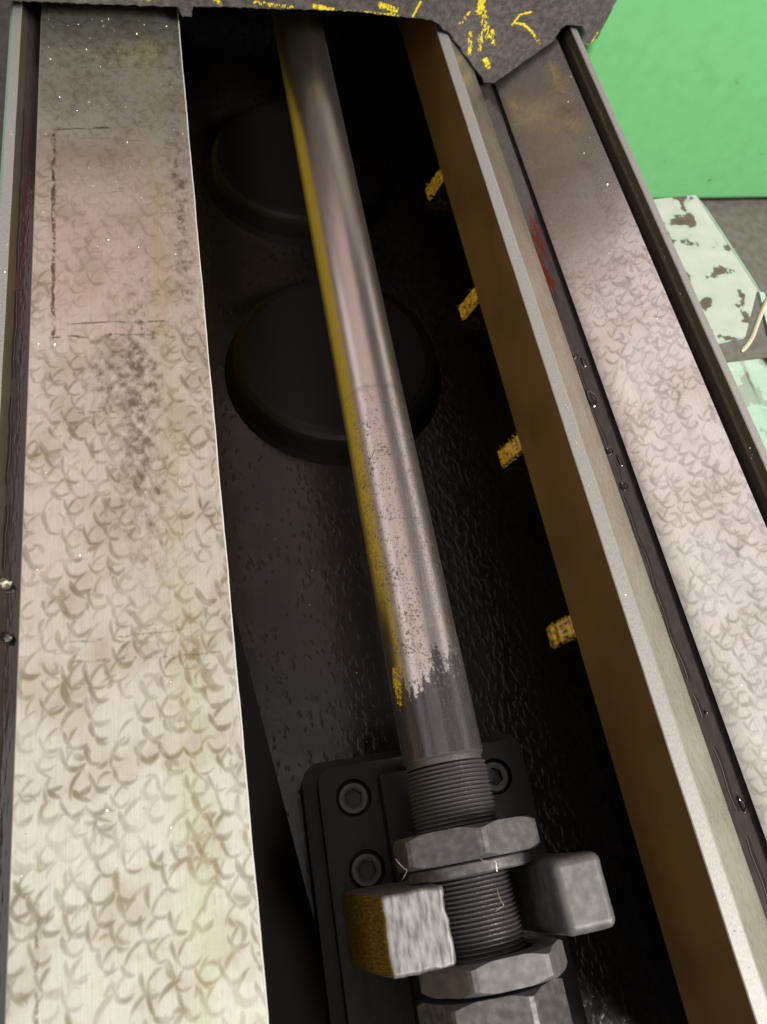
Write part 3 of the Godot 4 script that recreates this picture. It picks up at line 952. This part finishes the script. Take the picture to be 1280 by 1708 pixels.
# ======================================================================= table
func make_table() -> void:
	var t := thing("machine_table", "black cast iron table end with yellow paint marks sitting in the vee way", "machine table", Vector3(0, 0, -0.69))
	var corner := PackedVector2Array([Vector2(-0.165, 0.017), Vector2(-0.006, 0.017), Vector2(-0.003, 0.009), Vector2(0.005, 0.009), Vector2(0.007, 0.018), Vector2(0.150, 0.0185), Vector2(0.196, 0.0150), Vector2(0.221, 0.0135),
		Vector2(0.2290, 0.0100), Vector2(0.2345, 0.0050), Vector2(0.2400, 0.0030), Vector2(0.2440, -0.0005), Vector2(0.2860, -0.0425), Vector2(0.2885, -0.0462), Vector2(0.3000, -0.0465), Vector2(0.3490, -0.0020),
		Vector2(0.3520, 0.0090), Vector2(0.3565, 0.0135), Vector2(0.3720, 0.0130), Vector2(0.3770, 0.0080), Vector2(0.3780, -0.0030), Vector2(0.3870, -0.0050), Vector2(0.3940, 0.0020), Vector2(0.3990, 0.0400), Vector2(0.4020, 0.1800)])
	var edge := PackedVector2Array()
	var r := RandomNumberGenerator.new()
	r.seed = 12
	for i in corner.size() - 1:
		var p := corner[i]
		var q := corner[i + 1]
		var n := maxi(1, int((q - p).length() / 0.0035))
		for k in n:
			var w := p.lerp(q, float(k) / n)
			if k > 0:
				w += Vector2(r.randf_range(-0.0005, 0.0005), r.randf_range(-0.0006, 0.0006))
			edge.append(w)
	edge.append(corner[corner.size() - 1])
	edge.append(Vector2(-0.165, 0.18))
	var st := begin()
	var origin := Vector2(-0.165, 0.14)
	prism(st, edge, -0.6, -0.0012, origin, Vector2(0.567, -0.19))
	# chamfered rim of the end face
	var inner := PackedVector2Array()
	for i in edge.size():
		var a := edge[(i - 1 + edge.size()) % edge.size()]
		var b := edge[(i + 1) % edge.size()]
		var e := (b - a).normalized()
		inner.append(edge[i] + Vector2(-e.y, e.x) * 0.0012)
	var idx := Geometry2D.triangulate_polygon(inner)
	var size := Vector2(0.567, -0.19)
	for i in range(0, idx.size(), 3):
		var P := []
		for k in 3:
			P.append(inner[idx[i + k]])
		tri(st, Vector3(P[0].x, P[0].y, 0), Vector3(P[1].x, P[1].y, 0), Vector3(P[2].x, P[2].y, 0), Vector3.BACK, Vector3.BACK, Vector3.BACK, (P[0] - origin) / size, (P[1] - origin) / size, (P[2] - origin) / size)
	for i in edge.size():
		var j := (i + 1) % edge.size()
		var e := (edge[j] - edge[i]).normalized()
		var n := Vector3(e.y, -e.x, 1).normalized()
		quad(st, Vector3(edge[i].x, edge[i].y, -0.0012), Vector3(edge[j].x, edge[j].y, -0.0012), Vector3(inner[j].x, inner[j].y, 0), Vector3(inner[i].x, inner[i].y, 0), n,
			(edge[i] - origin) / size, (edge[j] - origin) / size, (inner[j] - origin) / size, (inner[i] - origin) / size)
	obj("casting", st, table_material(), t)


func table_material() -> StandardMaterial3D:
	var W := 1536
	var H := 512
	var n1 := noise(0.12, 4, FastNoiseLite.TYPE_SIMPLEX_SMOOTH, 61)
	var n2 := noise(0.6, 3, FastNoiseLite.TYPE_SIMPLEX_SMOOTH, 62)
	var c := PackedByteArray()
	c.resize(W * H * 3)
	var h := PackedByteArray()
	h.resize(W * H)
	var rr := PackedByteArray()
	rr.resize(W * H)
	# yellow paint strokes in millimetres (x, y on the end face): x0, y0, x1, y1, width, cover
	var strokes := [[264, 60, 266, 24, 7.0, 0.62], [268, 26, 279, 2, 6.0, 0.36], [262, 4, 266, -16, 3.5, 0.40], [272, 4, 276, -12, 4.0, 0.38], [284, -22, 288, -28, 5.0, 0.55], [283, 6, 287, -6, 4.0, 0.42],
		[301, 13, 306, 22, 1.6, 0.9], [306, 22, 316, 25, 1.8, 0.8], [303, 14.5, 312, 13.5, 2.2, 1.0], [312, 13.5, 322, 7.5, 2.2, 0.95], [322, 7, 334, -3, 3.0, 0.30],
		[203, 17, 208, 30, 2.0, 0.95], [140, 19, 190, 18, 3.0, 0.40], [112, 23, 128, 20, 4.0, 0.55], [172, 26, 186, 22, 5.0, 0.55], [60, 24, 92, 21, 3.0, 0.35], [370, -3, 388, -4, 1.2, 0.8], [388, -4, 391, 8, 1.2, 0.7], [238, 1, 262, -24, 1.6, 0.5], [256, 22, 250, 12, 3.0, 0.35], [-60, 30, -30, 25, 5.0, 0.5], [20, 30, 30, 22, 4.0, 0.4]]
	for y in H:
		for x in W:
			var i := y * W + x
			var X := -165.0 + 567.0 * x / W
			var Y := 140.0 - 190.0 * y / H
			var a := n1.get_noise_2d(X, Y)
			var b := n2.get_noise_2d(X, Y)
			var v := 0.32 + a * 0.09 + b * 0.06
			c[i * 3] = int(clampf(v * 1.02, 0, 1) * 255); c[i * 3 + 1] = int(clampf(v * 0.975, 0, 1) * 255); c[i * 3 + 2] = int(clampf(v * 0.945, 0, 1) * 255)
			h[i] = int(clampf(0.5 + a * 0.35 + b * 0.25, 0, 1) * 255)
			rr[i] = int(clampf(0.42 + a * 0.12 - b * 0.1, 0.2, 0.9) * 255)
	for S in strokes:
		var p := Vector2(S[0], S[1])
		var q := Vector2(S[2], S[3])
		var w: float = S[4]
		for y in range(maxi(0, int((140.0 - maxf(p.y, q.y) - 8) / 190.0 * H)), mini(H, int((140.0 - minf(p.y, q.y) + 8) / 190.0 * H))):
			for x in range(maxi(0, int((165.0 + minf(p.x, q.x) - 8) / 567.0 * W)), mini(W, int((165.0 + maxf(p.x, q.x) + 8) / 567.0 * W))):
				var X := -165.0 + 567.0 * x / W
				var Y := 140.0 - 190.0 * y / H
				var d := Vector2(X, Y) - p
				var l := (q - p)
				var t := clampf(d.dot(l) / l.length_squared(), 0, 1)
				var dist := (d - l * t).length() + n1.get_noise_2d(X * 2, Y * 2) * w * 0.4
				var k := n2.get_noise_2d(X * 0.9 + 90, Y * 0.35) * 0.75 + n1.get_noise_2d(X * 1.5, Y * 1.5 + 70) * 0.5
				var on := clampf((w * 0.5 - dist) / 0.5 + 0.5, 0, 1) * clampf((k + float(S[5]) * 1.3 - 0.40) * 5.0, 0, 1)
				if on <= 0:
					continue
				var i := y * W + x
				var to := Vector3(228, 205, 36) + Vector3(26, 26, 14) * k
				c[i * 3] = int(lerpf(c[i * 3], clampf(to.x, 0, 255), on)); c[i * 3 + 1] = int(lerpf(c[i * 3 + 1], clampf(to.y, 0, 255), on)); c[i * 3 + 2] = int(lerpf(c[i * 3 + 2], clampf(to.z, 0, 255), on))
				h[i] = mini(255, h[i] + int(on * 60))
	var m := std(Color.WHITE, 1.0, 0.0)
	m.albedo_texture = tex(W, H, Image.FORMAT_RGB8, c)
	m.roughness_texture = tex(W, H, Image.FORMAT_L8, rr)
	bump(m, tex(W, H, Image.FORMAT_L8, h), 0.08)
	return m


# ========================================================================= rod
func make_rod() -> void:
	var t := thing("ram_rod", "long polished steel rod with dark threaded end running down the pit", "rod", Vector3(RX, RY, 0))
	var st := begin()
	var z0 := -1.05
	var z1 := -0.052
	var r := 0.0240
	var prof := []
	for k in 41:
		var z := lerpf(z0, z1, k / 40.0)
		prof.append([z, r + (0.0005 if z > -0.103 else 0.0)])
	lathe(st, prof, 0, 0, 96)
	var o := obj("shaft", st, rod_material(z0, z1), t)
	o.set_meta("label", "bright polished shaft with pitted lower stretch")
	# threaded end
	st = begin()
	prof = [[-0.052, 0.0243], [-0.0505, 0.0228], [-0.0475, 0.0228]]
	lathe(st, prof, 0, 0, 96)
	prof = []
	var pitch := 0.0023
	var z := -0.0475
	while z < 0.13:
		prof.append([z, 0.0229])
		prof.append([z + pitch * 0.42, 0.0246])
		prof.append([z + pitch * 0.58, 0.0246])
		z += pitch
	prof.append([z, 0.0229])
	lathe(st, prof, 0, 0, 64, pitch)
	o = obj("threaded_end", st, M.thread, t)


func rod_material(z0: float, z1: float) -> StandardMaterial3D:
	var W := 384
	var H := 2048
	var n1 := noise(0.35, 3, FastNoiseLite.TYPE_SIMPLEX_SMOOTH, 91)
	var n2 := noise(0.05, 3, FastNoiseLite.TYPE_SIMPLEX_SMOOTH, 92)
	var n3 := noise(0.9, 2, FastNoiseLite.TYPE_SIMPLEX_SMOOTH, 93)
	var c := PackedByteArray()
	c.resize(W * H * 3)
	var rr := PackedByteArray()
	rr.resize(W * H)
	var mm := PackedByteArray()
	mm.resize(W * H)
	var hh := PackedByteArray()
	hh.resize(W * H)
	var R := 24.0
	for y in H:
		var Z := (z0 + (z1 - z0) * y / H) * 1000.0
		var rough_zone := clampf((Z + 330.0) / 80.0, 0, 1)
		var near := clampf((Z + 300.0) / 190.0, 0, 1)
		for x in W:
			var i := y * W + x
			var ang := TAU * x / W
			var cx := cos(ang) * R
			var cy := sin(ang) * R
			var a := n1.get_noise_3d(cx, cy, Z)
			var b := n2.get_noise_3d(cx, cy, Z)
			var e := n3.get_noise_3d(cx, cy, Z)
			var streak := n3.get_noise_3d(cx * 1.2, cy * 1.2, Z * 0.06)
			var pit := clampf((a * 0.6 + e * 0.7 - 0.24 + b * 0.3) * 5.0, 0, 1) * rough_zone * (1.0 - near * 0.25)
			var r := 0.735 + streak * 0.03 + e * 0.03 * rough_zone
			var g := 0.705 + streak * 0.03 + e * 0.03 * rough_zone
			var bl := 0.685 + streak * 0.03 + e * 0.03 * rough_zone
			r = lerpf(r, 0.30, pit); g = lerpf(g, 0.27, pit); bl = lerpf(bl, 0.26, pit)
			var rg := 0.32 + rough_zone * 0.02 + pit * 0.25 + streak * 0.03
			var me := 1.0 - pit * 0.3
			# ring where the seal stops
			var ring := clampf(1.0 - absf(Z + 309.0 + b * 5.0 + e * 2.0) / 3.5, 0, 1) * clampf(0.5 + b * 1.4, 0.0, 1.0) * 0.35
			r *= 1.0 - ring * 0.4; g *= 1.0 - ring * 0.4; bl *= 1.0 - ring * 0.4
			# brushed dark paint over the end
			var line := n2.get_noise_3d(cx * 2.2, cy * 2.2, 40.0) * 34.0 + streak * 5.0 + a * 12.0 + e * 3.0
			var paint := clampf((Z + 106.0 + line + b * 10.0) / 3.0, 0, 1) * clampf(1.15 - clampf(a - 0.15, 0, 1) * 3.0 * clampf((-80.0 - Z) / 20.0, 0, 1), 0, 1)
			if paint > 0:
				var pv := 0.235 + streak * 0.05 + e * 0.03
				r = lerpf(r, pv * 1.02, paint); g = lerpf(g, pv * 0.97, paint); bl = lerpf(bl, pv, paint)
				rg = lerpf(rg, 0.25 + e * 0.08, paint)
				me = lerpf(me, 0.25, paint)
			# a fleck of yellow paint on the flank beside the flat way
			var fl := clampf(1.0 - pow(angle_difference(ang, PI * 0.86) / 0.16, 2.0) - pow((Z + 97.0) / 13.0, 2.0) + a * 1.6 + e * 1.1 - 0.25, 0, 1)
			if fl > 0:
				fl = clampf(fl * 3.0, 0, 1)
				r = lerpf(r, 0.80, fl); g = lerpf(g, 0.68, fl); bl = lerpf(bl, 0.12, fl); me = lerpf(me, 0.0, fl); rg = lerpf(rg, 0.4, fl)
			c[i * 3] = int(clampf(r, 0, 1) * 255); c[i * 3 + 1] = int(clampf(g, 0, 1) * 255); c[i * 3 + 2] = int(clampf(bl, 0, 1) * 255)
			rr[i] = int(clampf(rg, 0, 1) * 255)
			mm[i] = int(clampf(me, 0, 1) * 255)
			hh[i] = int(clampf(0.55 - pit * 0.3 + e * 0.14 * (rough_zone + paint) + streak * 0.1, 0, 1) * 255)
	var m := std(Color.WHITE, 1.0, 1.0)
	m.albedo_texture = tex(W, H, Image.FORMAT_RGB8, c)
	m.roughness_texture = tex(W, H, Image.FORMAT_L8, rr)
	m.metallic_texture = tex(W, H, Image.FORMAT_L8, mm)
	bump(m, tex(W, H, Image.FORMAT_L8, hh), 0.012)
	return m


# ===================================================================== bracket
func make_bracket() -> void:
	var t := thing("fork_bracket", "dark bolted bracket whose two upright arms straddle the threaded rod", "bracket", Vector3(0, 0, 0))
	# base plate with counterbored screw holes
	var base := CSGCombiner3D.new()
	base.name = "base_plate"
	for L in [[0.029, -0.074, 0.193, 0.150, FLOOR - 0.004, -0.140, 0.014], [0.0385, -0.0665, 0.1840, 0.150, -0.150, -0.118, 0.011]]:
		var p := CSGPolygon3D.new()
		p.polygon = rounded_rect(L[0], L[1], L[2], L[3], L[6])
		p.depth = L[5] - L[4]
		p.rotation_degrees.x = 90
		p.position = Vector3(0, L[4], 0)
		base.add_child(p)
	var saddle := CSGBox3D.new()
	saddle.size = Vector3(0.066, 0.030, 0.20)
	saddle.position = Vector3(RX + 0.002, -0.115, 0.045)
	base.add_child(saddle)
	var spots := [Vector2(0.0612, -0.0450), Vector2(0.0630, 0.0), Vector2(0.1620, -0.0432), Vector2(0.1630, 0.0)]
	for s in spots:
		var h := CSGCylinder3D.new()
		h.operation = CSGShape3D.OPERATION_SUBTRACTION
		h.radius = 0.0122
		h.height = 0.02
		h.sides = 48
		h.position = Vector3(s.x, -0.118, s.y)
		base.add_child(h)
	set_csg(base, M.plate)
	t.add_child(base, true)
	# screws
	for s in spots:
		var st := begin()
		var at := Vector3(s.x, 0, s.y)
		lathe_y(st, [[-0.128, 0.0104], [-0.1212, 0.0104], [-0.1203, 0.0096], [-0.1203, 0.0072]], at, 40)
		var head := obj("cap_screw", st, M.screw, t)
		st = begin()
		var turn := rng.randf() * TAU
		for k in 6:
			var a0 := TAU * k / 6 + turn
			var a1 := TAU * (k + 1) / 6 + turn
			var p := at + Vector3(cos(a0) * 0.0064, -0.1203, sin(a0) * 0.0064)
			var q := at + Vector3(cos(a1) * 0.0064, -0.1203, sin(a1) * 0.0064)
			var dn := Vector3(0, -0.0062, 0)
			var n := -Vector3(cos((a0 + a1) / 2), 0, sin((a0 + a1) / 2))
			quad(st, p, q, q + dn, p + dn, n)
			tri(st, p + dn, q + dn, at + Vector3(0, -0.1265, 0), Vector3.UP, Vector3.UP, Vector3.UP)
			# ring between the round rim and the hexagon
			var j := 4
			for m in j:
				var b0 := lerpf(a0, a1, float(m) / j)
				var b1 := lerpf(a0, a1, float(m + 1) / j)
				var e0 := at + Vector3(cos(b0) * 0.0073, -0.1203, sin(b0) * 0.0073)
				var e1 := at + Vector3(cos(b1) * 0.0073, -0.1203, sin(b1) * 0.0073)
				quad(st, e0, e1, p.lerp(q, float(m + 1) / j), p.lerp(q, float(m) / j), Vector3.UP)
		obj("hex_socket", st, M.dark, head)  # near-black colour paints the shade down inside the socket
	# arms: left one sawn bright on top with yellow flank, right one grey and rounded
	var st := begin()
	rounded_box(st, Vector3(0.0700, -0.0595, 0.0315), Vector3(0.0325, 0.118, 0.0365), 0.0020, 1, 14)
	split_arm(st, t)
	st = begin()
	rounded_box(st, Vector3(0.1600, -0.0595, 0.0300), Vector3(0.0285, 0.118, 0.0370), 0.0050, 2, 10)
	var o := obj("fork_arm", st, M.arm_grey, t)
	o.set_meta("label", "grey fork arm with rounded corners")
	# --- nuts and washers on the thread
	st = begin()
	hex_nut(st, 0, 0, -0.0085, 0.0085, 0.0765, 0.0236, deg_to_rad(30))
	o = obj("hex_nut", st, M.nut, null)
	o.position = Vector3(RX + 0.0025, RY, -0.0035)
	tag(o, "grey hexagon lock nut on the rod above the fork arms", "nut")
	st = begin()
	lathe(st, [[-0.0032, 0.0249], [-0.0032, 0.0345], [-0.0024, 0.0355], [0.0024, 0.0355], [0.0032, 0.0345], [0.0032, 0.0249]], 0, 0, 72)
	o = obj("washer", st, M.nut, null)
	o.position = Vector3(RX + 0.0025, RY, 0.0088)
	tag(o, "flat grey washer between the lock nut and the fork arms", "washer")
	st = begin()
	hex_nut(st, 0, 0, -0.0070, 0.0070, 0.0730, 0.0236, 0.0)
	o = obj("hex_nut", st, M.arm_grey, null)
	o.position = Vector3(RX + 0.005, RY, 0.0585)
	tag(o, "grey hexagon nut on the thread just below the fork arms", "nut")
	st = begin()
	hex_nut(st, 0, 0, 0.0, 0.026, 0.0700, 0.0236, deg_to_rad(12))
	o = obj("hex_nut", st, M.nut, null)
	o.position = Vector3(RX, RY, 0.0675)
	tag(o, "grey hexagon nut at the bottom edge, lowest on the thread", "nut")


func rounded_rect(x0: float, z0: float, x1: float, z1: float, r: float) -> PackedVector2Array:
	var out := PackedVector2Array()
	for q in [[x1 - r, z1 - r, 0.0], [x0 + r, z1 - r, 90.0], [x0 + r, z0 + r, 180.0], [x1 - r, z0 + r, 270.0]]:
		for k in 9:
			var a := deg_to_rad(q[2] + k * 90.0 / 8)
			out.append(Vector2(q[0] + cos(a) * r, q[1] + sin(a) * r))
	return out


func set_csg(n: Node, m: Material) -> void:
	for c in n.get_children():
		if c is CSGPrimitive3D:
			c.material = m


# the left arm's left flank is coloured yellow, the rest is bare: one mesh each
func split_arm(st: SurfaceTool, t: Node3D) -> void:
	var arrays := st.commit_to_arrays()
	var v: PackedVector3Array = arrays[Mesh.ARRAY_VERTEX]
	var n: PackedVector3Array = arrays[Mesh.ARRAY_NORMAL]
	var a := begin()
	var b := begin()
	for i in range(0, v.size(), 3):
		var nm := (n[i] + n[i + 1] + n[i + 2]) / 3.0
		var to := b if nm.x < -0.62 else a
		for k in 3:
			to.set_normal(n[i + k])
			to.set_uv(Vector2.ZERO)
			to.add_vertex(v[i + k])
	var o := obj("fork_arm", a, M.arm_bright, t)
	o.set_meta("label", "bright sawn fork arm")
	var p := obj("yellow_flank", b, M.arm_yellow, o)
	p.set_meta("label", "streaky yellow flank of the fork arm")


# ====================================================== chipped guard at right
func make_guard() -> void:
	var t := thing("sheet_guard", "pale mint sheet metal guard with flaking paint outside the right rail", "guard", Vector3(0.43, -0.05, -0.42))
	# main plate, slightly tilted, lying beside the bed
	plate(t, "panel", [Vector3(-0.056, 0.004, -0.098), Vector3(0.040, 0.0, -0.113), Vector3(0.0520, 0.004, 0.012), Vector3(0.020, 0.002, 0.062), Vector3(-0.056, 0.004, 0.076)], 0.003, M.chipped_white)
	plate(t, "flange", [Vector3(0.0405, 0.0, -0.113), Vector3(0.058, -0.012, -0.105), Vector3(0.0745, -0.012, 0.020), Vector3(0.0525, 0.004, 0.012)], 0.003, M.chipped_green)
	plate(t, "lower_panel", [Vector3(-0.056, -0.030, 0.080), Vector3(0.020, -0.030, 0.066), Vector3(0.075, -0.034, 0.060), Vector3(0.080, -0.034, 0.25), Vector3(-0.056, -0.030, 0.25)], 0.003, M.chipped_green)
	plate(t, "gusset", [Vector3(0.054, 0.003, 0.014), Vector3(0.060, 0.002, 0.014), Vector3(0.074, -0.030, 0.075), Vector3(0.066, -0.030, 0.078)], 0.003, M.chipped_green)
	plate(t, "bracket_leg", [Vector3(-0.05, -0.12, -0.1), Vector3(-0.044, -0.12, -0.1), Vector3(-0.044, -0.12, 0.2), Vector3(-0.05, -0.12, 0.2)], 0.14, M.cast)
	var st := begin()
	var pts := []
	for k in 26:
		var f := k / 25.0
		pts.append(Vector3(lerpf(0.452, 0.515, f) + sin(f * 9.0) * 0.0012, -0.062 + 0.016 * f + sin(f * 14.0) * 0.001, lerpf(-0.352, -0.424, f) + sin(f * 6.0) * 0.002))
	wire(st, pts, 0.0023, 8)
	var o := obj("cord", st, M.rope)
	tag(o, "frayed cream cord lying over the corner of the mint guard", "cord")


func plate(t: Node3D, called: String, rim: Array, thick: float, m: Material) -> void:
	var st := begin()
	var up: Vector3 = (rim[2] - rim[0]).cross(rim[1] - rim[0]).normalized()
	if up.y < 0: up = -up
	var n := rim.size()
	var mid := Vector3.ZERO
	for p in rim:
		mid += p / n
	for i in n:
		var a: Vector3 = rim[i]
		var b: Vector3 = rim[(i + 1) % n]
		tri(st, a, b, mid, up, up, up)
		tri(st, a - up * thick, b - up * thick, mid - up * thick, -up, -up, -up)
		var side := (b - a).cross(up).normalized()
		if side.dot((a + b) / 2 - mid) < 0: side = -side
		quad(st, a, b, b - up * thick, a - up * thick, side)
	obj(called, st, m, t)


# ========================================================================= oil
func make_oil() -> void:
	var st := begin()
	sheet(st, [Vector2(0.2753, -0.0545), Vector2(0.3058, -0.0545)], ZF, ZN)
	var o := obj("oil_pool", st, channel_material(1))
	tag(o, "dark oil lying along the bottom of the vee groove", "oil")
	# curled lips of oil along the inner vee face: bright wet lines
	var spans := [[-0.430, -0.402, 0.2893], [-0.345, -0.262, 0.2896], [-0.252, -0.232, 0.2915], [-0.222, -0.075, 0.2902], [-0.070, -0.050, 0.2908], [-0.035, 0.010, 0.2930], [0.020, 0.10, 0.2930]]
	var lip_labels := ["short wet lip of oil beside the red streak in the groove", "wavy wet lip of oil above the large oil blister", "short wet lip of oil between two oil blisters", "longest wet lip of oil along the vee groove", "short wet lip of oil below the longest one", "thin broken lip of oil in the lower groove", "lowest wet lip of oil at the right edge of the picture"]
	for i in spans.size():
		var s: Array = spans[i]
		st = begin()
		var pts := []
		var n := maxi(6, int((s[1] - s[0]) / 0.004))
		for k in n + 1:
			var z := lerpf(s[0], s[1], float(k) / n)
			pts.append(Vector3(s[2] + 0.0007 * sin(z * 160.0 + i) + 0.0006 * sin(z * 67.0) + 0.0008, -0.0560, z))
		wire(st, pts, 0.0022, 20)
		o = obj("oil_lip", st, M.droplet)
		tag(o, lip_labels[i], "oil", "lips of oil in the vee groove")
	var drops := [[0.2895, -0.309, 0.0042, 0.0090, 1], [0.2890, -0.259, 0.0028, 0.0030, 1], [0.2912, -0.2275, 0.0032, 0.0034, 1], [0.2880, -0.352, 0.0026, 0.0022, 1], [0.2940, -0.345, 0.0022, 0.0050, 0], [0.2952, -0.250, 0.0020, 0.0055, 0], [0.2960, 0.0035, 0.0020, 0.0050, 1], [0.2935, -0.055, 0.0014, 0.0014, 0]]
	var names := ["large oval oil blister in the vee groove", "small round oil blister below the large oval one", "round oil blister at the end of the longest wet lip", "small oil blister at the tip of the red streak", "slim oil smear right of the small upper blister", "slim oil smear right of the small round blister", "oil blister low in the groove near the bottom right", "tiny oil droplet in the lower groove"]
	for i in drops.size():
		var d: Array = drops[i]
		st = begin()
		blister(st, d[2], d[3], 0.0016, d[4] == 1)
		o = obj("oil_droplet", st, M.droplet)
		o.position = Vector3(d[0] + 0.0022, -0.0545, d[1])
		o.rotation.y = 0.12
		tag(o, names[i], "oil", "oil droplets in the vee groove")
	# wet line along the left channel
	var lefts := [[-0.60, -0.415, -0.1338], [-0.405, -0.325, -0.1335], [-0.315, -0.245, -0.1336], [-0.235, -0.19, -0.1333]]
	var tell := ["far wet lip of oil in the left channel", "bright wet lip of oil in the left channel above the speck", "wet lip of oil in the left channel below the speck", "short wet lip of oil beside the metal chip"]
	for i in lefts.size():
		var s: Array = lefts[i]
		st = begin()
		var pts := []
		for k in 21:
			var z := lerpf(s[0], s[1], k / 20.0)
			pts.append(Vector3(s[2] + 0.0003 * sin(z * 130.0) + 0.0002 * sin(z * 300.0), -0.0115, z))
		wire(st, pts, 0.0016, 20)
		o = obj("oil_lip", st, M.droplet)
		tag(o, tell[i], "oil", "lips of oil in the left channel")


func blister(st: SurfaceTool, rx: float, rz: float, h: float, hollow: bool) -> void:
	var prof := []
	for k in 9:
		var a := k / 8.0 * PI / 2
		prof.append([cos(a), sin(a) * h])
	if hollow:   # a ring of oil round a sunk middle
		prof = [[1.0, 0.0], [0.97, h * 0.6], [0.88, h], [0.76, h * 0.8], [0.62, h * 0.35], [0.4, h * 0.2], [0.0, h * 0.25]]
	var seg := 28
	for i in prof.size() - 1:
		for k in seg:
			var P := []
			for q in [[i, k], [i, k + 1], [i + 1, k + 1], [i + 1, k]]:
				var a: float = TAU * q[1] / seg
				var w := 1.0 + 0.10 * sin(a * 3.0 + 1.0)
				P.append(Vector3(cos(a) * rx * prof[q[0]][0] * w, prof[q[0]][1], sin(a) * rz * prof[q[0]][0] * w))
			var n: Vector3 = (P[2] - P[0]).cross(P[3] - P[1])
			if n.length() < 1e-14: continue
			n = n.normalized()
			if n.y < 0: n = -n
			quad(st, P[0], P[1], P[2], P[3], n)


# ======================================================= chips, swarf and grit
func make_chips() -> void:
	var r := RandomNumberGenerator.new()
	r.seed = 3
	var spots := [[Vector3(-0.1315, -0.0070, -0.181), 0.0046, "crumpled bright metal chip in the left oil channel", 4], [Vector3(-0.1290, -0.0075, -0.1485), 0.0034, "small dull metal chip lower in the left oil channel", 5]]
	for s in spots:
		var st := begin()
		var rr := RandomNumberGenerator.new()
		rr.seed = s[3]
		var rows := []
		for i in 7:
			var row := []
			for k in 10:
				var a := PI * i / 6.0
				var b := TAU * k / 10
				var k2: float = s[1] * rr.randf_range(0.65, 1.15)
				row.append(Vector3(sin(a) * cos(b) * k2, cos(a) * k2 * 0.7, sin(a) * sin(b) * k2 * 0.8))
			rows.append(row)
		for i in 6:
			for k in 10:
				var p: Vector3 = rows[i][k]
				var q: Vector3 = rows[i][(k + 1) % 10]
				var u: Vector3 = rows[i + 1][(k + 1) % 10]
				var w: Vector3 = rows[i + 1][k]
				var n := (u - p).cross(w - q)
				if n.length() < 1e-14: continue
				n = n.normalized()
				if n.dot(p + u) < 0: n = -n
				quad(st, p, q, u, w, n)
		var o := obj("metal_chip", st, M.chip if s[3] == 4 else M.nut)
		o.position = s[0]
		tag(o, s[2], "chip", "metal chips in the left channel")
	# curls of swarf on the nuts
	var curls := [[Vector3(0.0695, -0.018, 0.0030), "thin swarf curl caught at the left end of the lock nut"], [Vector3(0.1150, -0.0065, 0.0085), "thin swarf curl lying on the washer"], [Vector3(0.1180, -0.0172, 0.0270), "thin swarf sliver lying across the thread"]]
	for s in curls:
		var st := begin()
		var pts := []
		for k in 14:
			var f := k / 13.0
			pts.append(Vector3((f - 0.5) * 0.010 + sin(f * 7.0) * 0.001, sin(f * PI) * 0.0018, sin(f * 4.2) * 0.0028))
		wire(st, pts, 0.00016, 5)
		var o := obj("swarf_curl", st, M.chip)
		o.position = s[0]
		o.rotation.y = r.randf() * 3.0
		tag(o, s[1], "swarf", "swarf curls around the nuts")
	# grit too small to pick apart
	var mm := MultiMesh.new()
	mm.transform_format = MultiMesh.TRANSFORM_3D
	var st := begin()
	for f in [[0, 1, 2], [0, 2, 3], [0, 3, 1], [1, 3, 2]]:
		var P := [Vector3(0, 1, 0), Vector3(0.9, -0.3, 0), Vector3(-0.5, -0.3, 0.8), Vector3(-0.4, -0.3, -0.8)]
		var n: Vector3 = (P[f[1]] - P[f[0]]).cross(P[f[2]] - P[f[0]]).normalized()
		if n.dot(P[f[0]] + P[f[1]] + P[f[2]]) < 0: n = -n
		tri(st, P[f[0]], P[f[1]], P[f[2]], n, n, n)
	mm.mesh = st.commit()
	mm.mesh.surface_set_material(0, M.speck)
	var where := []
	for k in 170:   # on the flat way, more at the far end
		var z := -0.70 + pow(r.randf(), 1.7) * 0.72
		where.append(Vector3(r.randf_range(-0.118, -0.010), 0.0002, z))
	for k in 60:    # on the land
		where.append(Vector3(r.randf_range(0.2320, 0.2440), 0.0002, r.randf_range(-0.66, 0.10)))
	for k in 40:    # on the left rail
		where.append(Vector3(r.randf_range(-0.1410, -0.1350), 0.0080, r.randf_range(-0.66, -0.2)))
	for k in 120:   # along the right channel's edge
		where.append(Vector3(0.3635 + r.randf_range(-0.0005, 0.0008), 0.0010 + r.randf_range(-0.001, 0.001), r.randf_range(-0.62, 0.0)))
	for k in 60:    # on the pit floor and plate
		where.append(Vector3(r.randf_range(0.02, 0.22), FLOOR + 0.0005, r.randf_range(-0.30, 0.1)))
	for k in 60:    # on the outer vee face
		var u := r.randf()
		where.append(Vector3(lerpf(0.3035, 0.3535, u), lerpf(-0.0503, -0.0018, u), r.randf_range(-0.66, 0.1)))
	mm.instance_count = where.size()
	for k in where.size():
		var sc := 0.00028 + 0.0006 * pow(r.randf(), 2.5)
		mm.set_instance_transform(k, Transform3D(Basis(Vector3(r.randf() - 0.5, r.randf() - 0.5, r.randf() - 0.5).normalized(), r.randf() * TAU).scaled(Vector3.ONE * sc), where[k]))
	var g := MultiMeshInstance3D.new()
	g.name = "metal_grit"
	g.multimesh = mm
	add_child(g)
	g.set_meta("kind", "stuff")
	tag(g, "fine glinting metal grit scattered over the ways", "grit")
